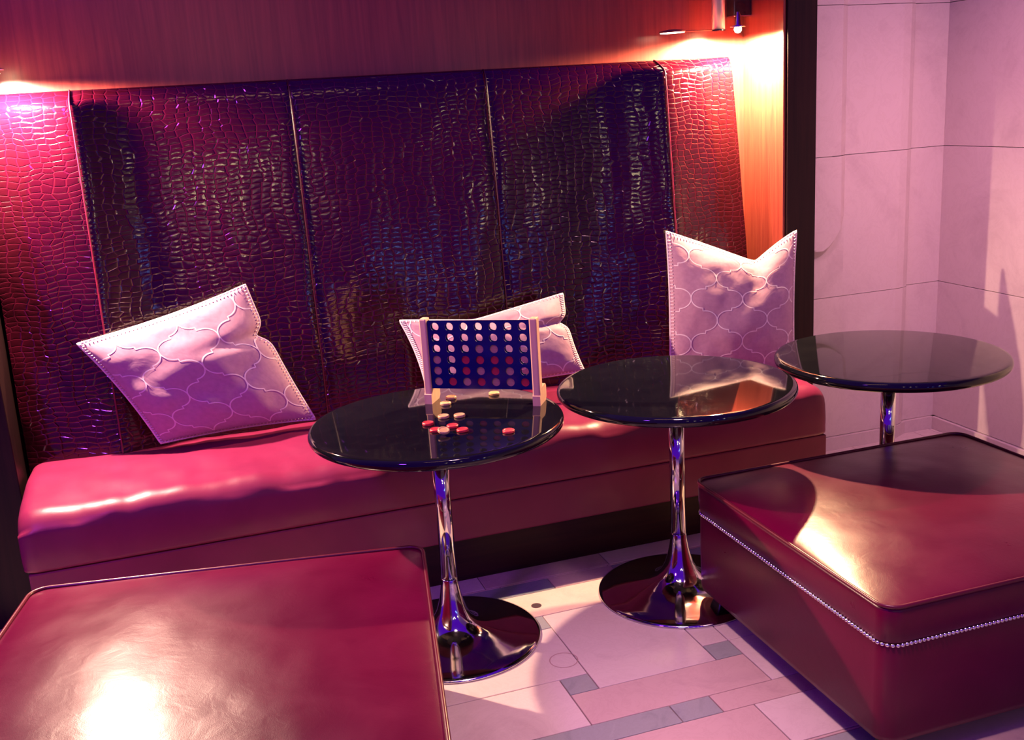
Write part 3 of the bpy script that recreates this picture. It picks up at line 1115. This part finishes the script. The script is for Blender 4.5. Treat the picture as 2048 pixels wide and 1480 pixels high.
def panel(name, y0, y1):
    vs, fs = [], []
    seg = 24
    for c in range(NC):
        for r in range(NR):
            x0 = -(GL - 0.024) / 2 + c * pitch_x
            z0 = BZ0 + r * pitch_z + 0.001
            cx, cz = x0 + pitch_x / 2, z0 + pitch_z / 2
            ring = []
            for k in range(seg):
                a = 2 * math.pi * (k + 0.5) / seg
                ca, sa = math.cos(a), math.sin(a)
                q = max(abs(ca) / (pitch_x / 2), abs(sa) / (pitch_z / 2))
                ring.append(((cx + HR * ca, cz + HR * sa), (cx + ca / q, cz + sa / q)))
            # square corners
            b = len(vs)
            for (i_, o_) in ring:
                vs.append((i_[0], y0, i_[1])); vs.append((o_[0], y0, o_[1])); vs.append((i_[0], y1, i_[1])); vs.append((o_[0], y1, o_[1]))
            corner = {}
            for k in range(seg):
                l = (k + 1) % seg
                A, B = b + 4 * k, b + 4 * l
                oa, ob = ring[k][1], ring[l][1]
                fs.append((A, B, B + 1, A + 1))
                fs.append((A + 2, A + 3, B + 3, B + 2))
                fs.append((A, A + 2, B + 2, B))
                if abs(oa[0] - ob[0]) > 1e-6 and abs(oa[1] - ob[1]) > 1e-6:
                    cxn = oa[0] if abs(abs(oa[0] - cx) - pitch_x / 2) < 1e-6 else ob[0]
                    czn = oa[1] if abs(abs(oa[1] - cz) - pitch_z / 2) < 1e-6 else ob[1]
                    q = len(vs)
                    vs.append((cxn, y0, czn)); vs.append((cxn, y1, czn))
                    fs.append((A + 1, B + 1, q))
                    fs.append((A + 3, q + 1, B + 3))
    return from_py(name, vs, fs, M['blue_paint'], game)
panel('front_panel', -0.0085, -0.0050)
panel('rear_panel', 0.0050, 0.0085)
box('bottom_bar', -(GL - 0.022) / 2, (GL - 0.022) / 2, -0.0085, 0.0085, BZ0 - 0.004, BZ0 + 0.001, M['blue_paint'], game)
for sx in (-1, 1):
    box('edge_strip', sx * (GL - 0.024) / 2 - 0.001, sx * (GL - 0.024) / 2 + 0.001, -0.0085, 0.0085, BZ0, BZ1 - 0.004, M['blue_paint'], game)

def checker_mesh(name, mat):
    r, h = 0.0170, 0.0078
    prof = [(0.0005, 0.0), (r - 0.0015, 0.0), (r, 0.0014), (r, h - 0.0014), (r - 0.0015, h), (r - 0.0045, h), (r - 0.0055, h - 0.0007), (0.0005, h - 0.0007)]
    o = lathe(name, prof, mat, None, 28, smooth=False)
    me = o.data
    bpy.data.objects.remove(o)
    return me
ck = {'red': checker_mesh('checker', M['checker_red']), 'wood': checker_mesh('checker', M['checker_wood'])}
colname = ('first', 'second', 'third', 'fourth', 'fifth', 'sixth', 'seventh')
rowname = {0: 'bottom', 1: 'second', 2: 'third', 3: 'fourth'}
FILL = {0: 'wrwrwwr', 1: 'w.rwrw.', 2: 'w.rrrr.', 3: '...ww..'}
gm = Matrix.Translation(mid) @ Matrix.Rotation(ang, 4, 'Z')
for r, s in FILL.items():
    for c, k in enumerate(s):
        if k == '.':
            continue
        kind = 'red' if k == 'r' else 'wood'
        o = bpy.data.objects.new('checker', ck[kind])
        C.objects.link(o)
        x = -(GL - 0.024) / 2 + (c + 0.5) * pitch_x
        z = BZ0 + 0.001 + (r + 0.5) * pitch_z
        o.matrix_world = gm @ Matrix.Translation((x, 0.0039, z)) @ Matrix.Rotation(math.pi / 2, 4, 'X')
        cn = 'red' if k == 'r' else 'tan wooden'
        pos = 'bottom row' if r == 0 else rowname[r] + ' row up'
        tag(o, '%s checker in the game board, %s column from left, %s' % (cn, colname[c], pos), 'checker', 'checkers in the game board')

loose = [  # x, y, layer, colour, label, (tilt axis, tilt deg)
    (902, 794, 0, 'wood', 'brown loose checker beside the left game post, farther of two', 0),
    (891, 806, 0, 'wood', 'tan loose checker beside the left game post, nearer of two', 0),
    (988, 786, 0, 'wood', 'pale tan checker lying alone behind the pile on the game table', 0),
    (887, 832, 0, 'wood', 'orange-tan checker, left one of the pair between post and pile', 0),
    (919, 830, 0, 'wood', 'orange-tan checker, right one of the pair between post and pile', 0),
    (856, 846, 0, 'red', 'red checker at the left end of the pile on the game table', 0),
    (871, 859, 0, 'red', 'red checker half hidden under the tilted tan checker', 0),
    (905, 851, 0, 'red', 'red checker behind the tilted tan checker', 0),
    (925, 859, 0, 'red', 'red checker at the right end of the pile on the game table', 0),
    (1017, 861, 0, 'red', 'red checker lying alone at the near right of the game table', 0),
    (887, 861, 1, 'wood', 'orange-tan checker tilted on top of the red ones', 14),
]
for (px, py, layer, kind, label, tilt) in loose:
    d = fwd + rt * ((px - 1024) / F_PX) - up * ((py - 740) / F_PX)
    zt = TZ + 0.005 + (0.009 if layer else 0)
    p = CAM + d * ((zt - CAM.z) / d.z)
    o = bpy.data.objects.new('checker', ck[kind])
    C.objects.link(o)
    o.location = (p.x, p.y, TZ + (0.0105 if layer else 0.0))
    if tilt:
        o.rotation_euler = (math.radians(tilt), math.radians(4), 0)
    else:
        o.rotation_euler = (0, 0, random.uniform(0, 3))
    tag(o, label, 'checker', 'loose checkers on the game table')

# ------------------------------------------------------------------ small pieces hang under the part they sit on
def under(thing_obj, child, part):
    kids = list(thing_obj.children)
    hosts = [o for o in kids if o.name.split('.')[0] == part]
    subs = [o for o in kids if o.name.split('.')[0] == child]
    for i, c in enumerate(subs):
        if hosts:
            h = hosts[min(i, len(hosts) - 1)]
            c.location = c.location - h.location
            c.parent = h
for o in [o for o in bpy.data.objects if o.parent is None and o.get('category')]:
    k = o.name.split('.')[0]
    if k == 'scatter_cushion':
        under(o, 'trellis_print', 'cover')
        under(o, 'edge_stitching', 'edge_cord')
    elif k == 'wall_lamp':
        under(o, 'lens', 'lamp_head')
        under(o, 'tube_collar', 'tube')
        under(o, 'box_rim', 'wall_box')
        under(o, 'bulb', 'bulb_hood')
    elif k == 'four_in_a_row_game':
        under(o, 'foot', 'post')
    elif k == 'ottoman':
        under(o, 'piping', 'cushion_top')
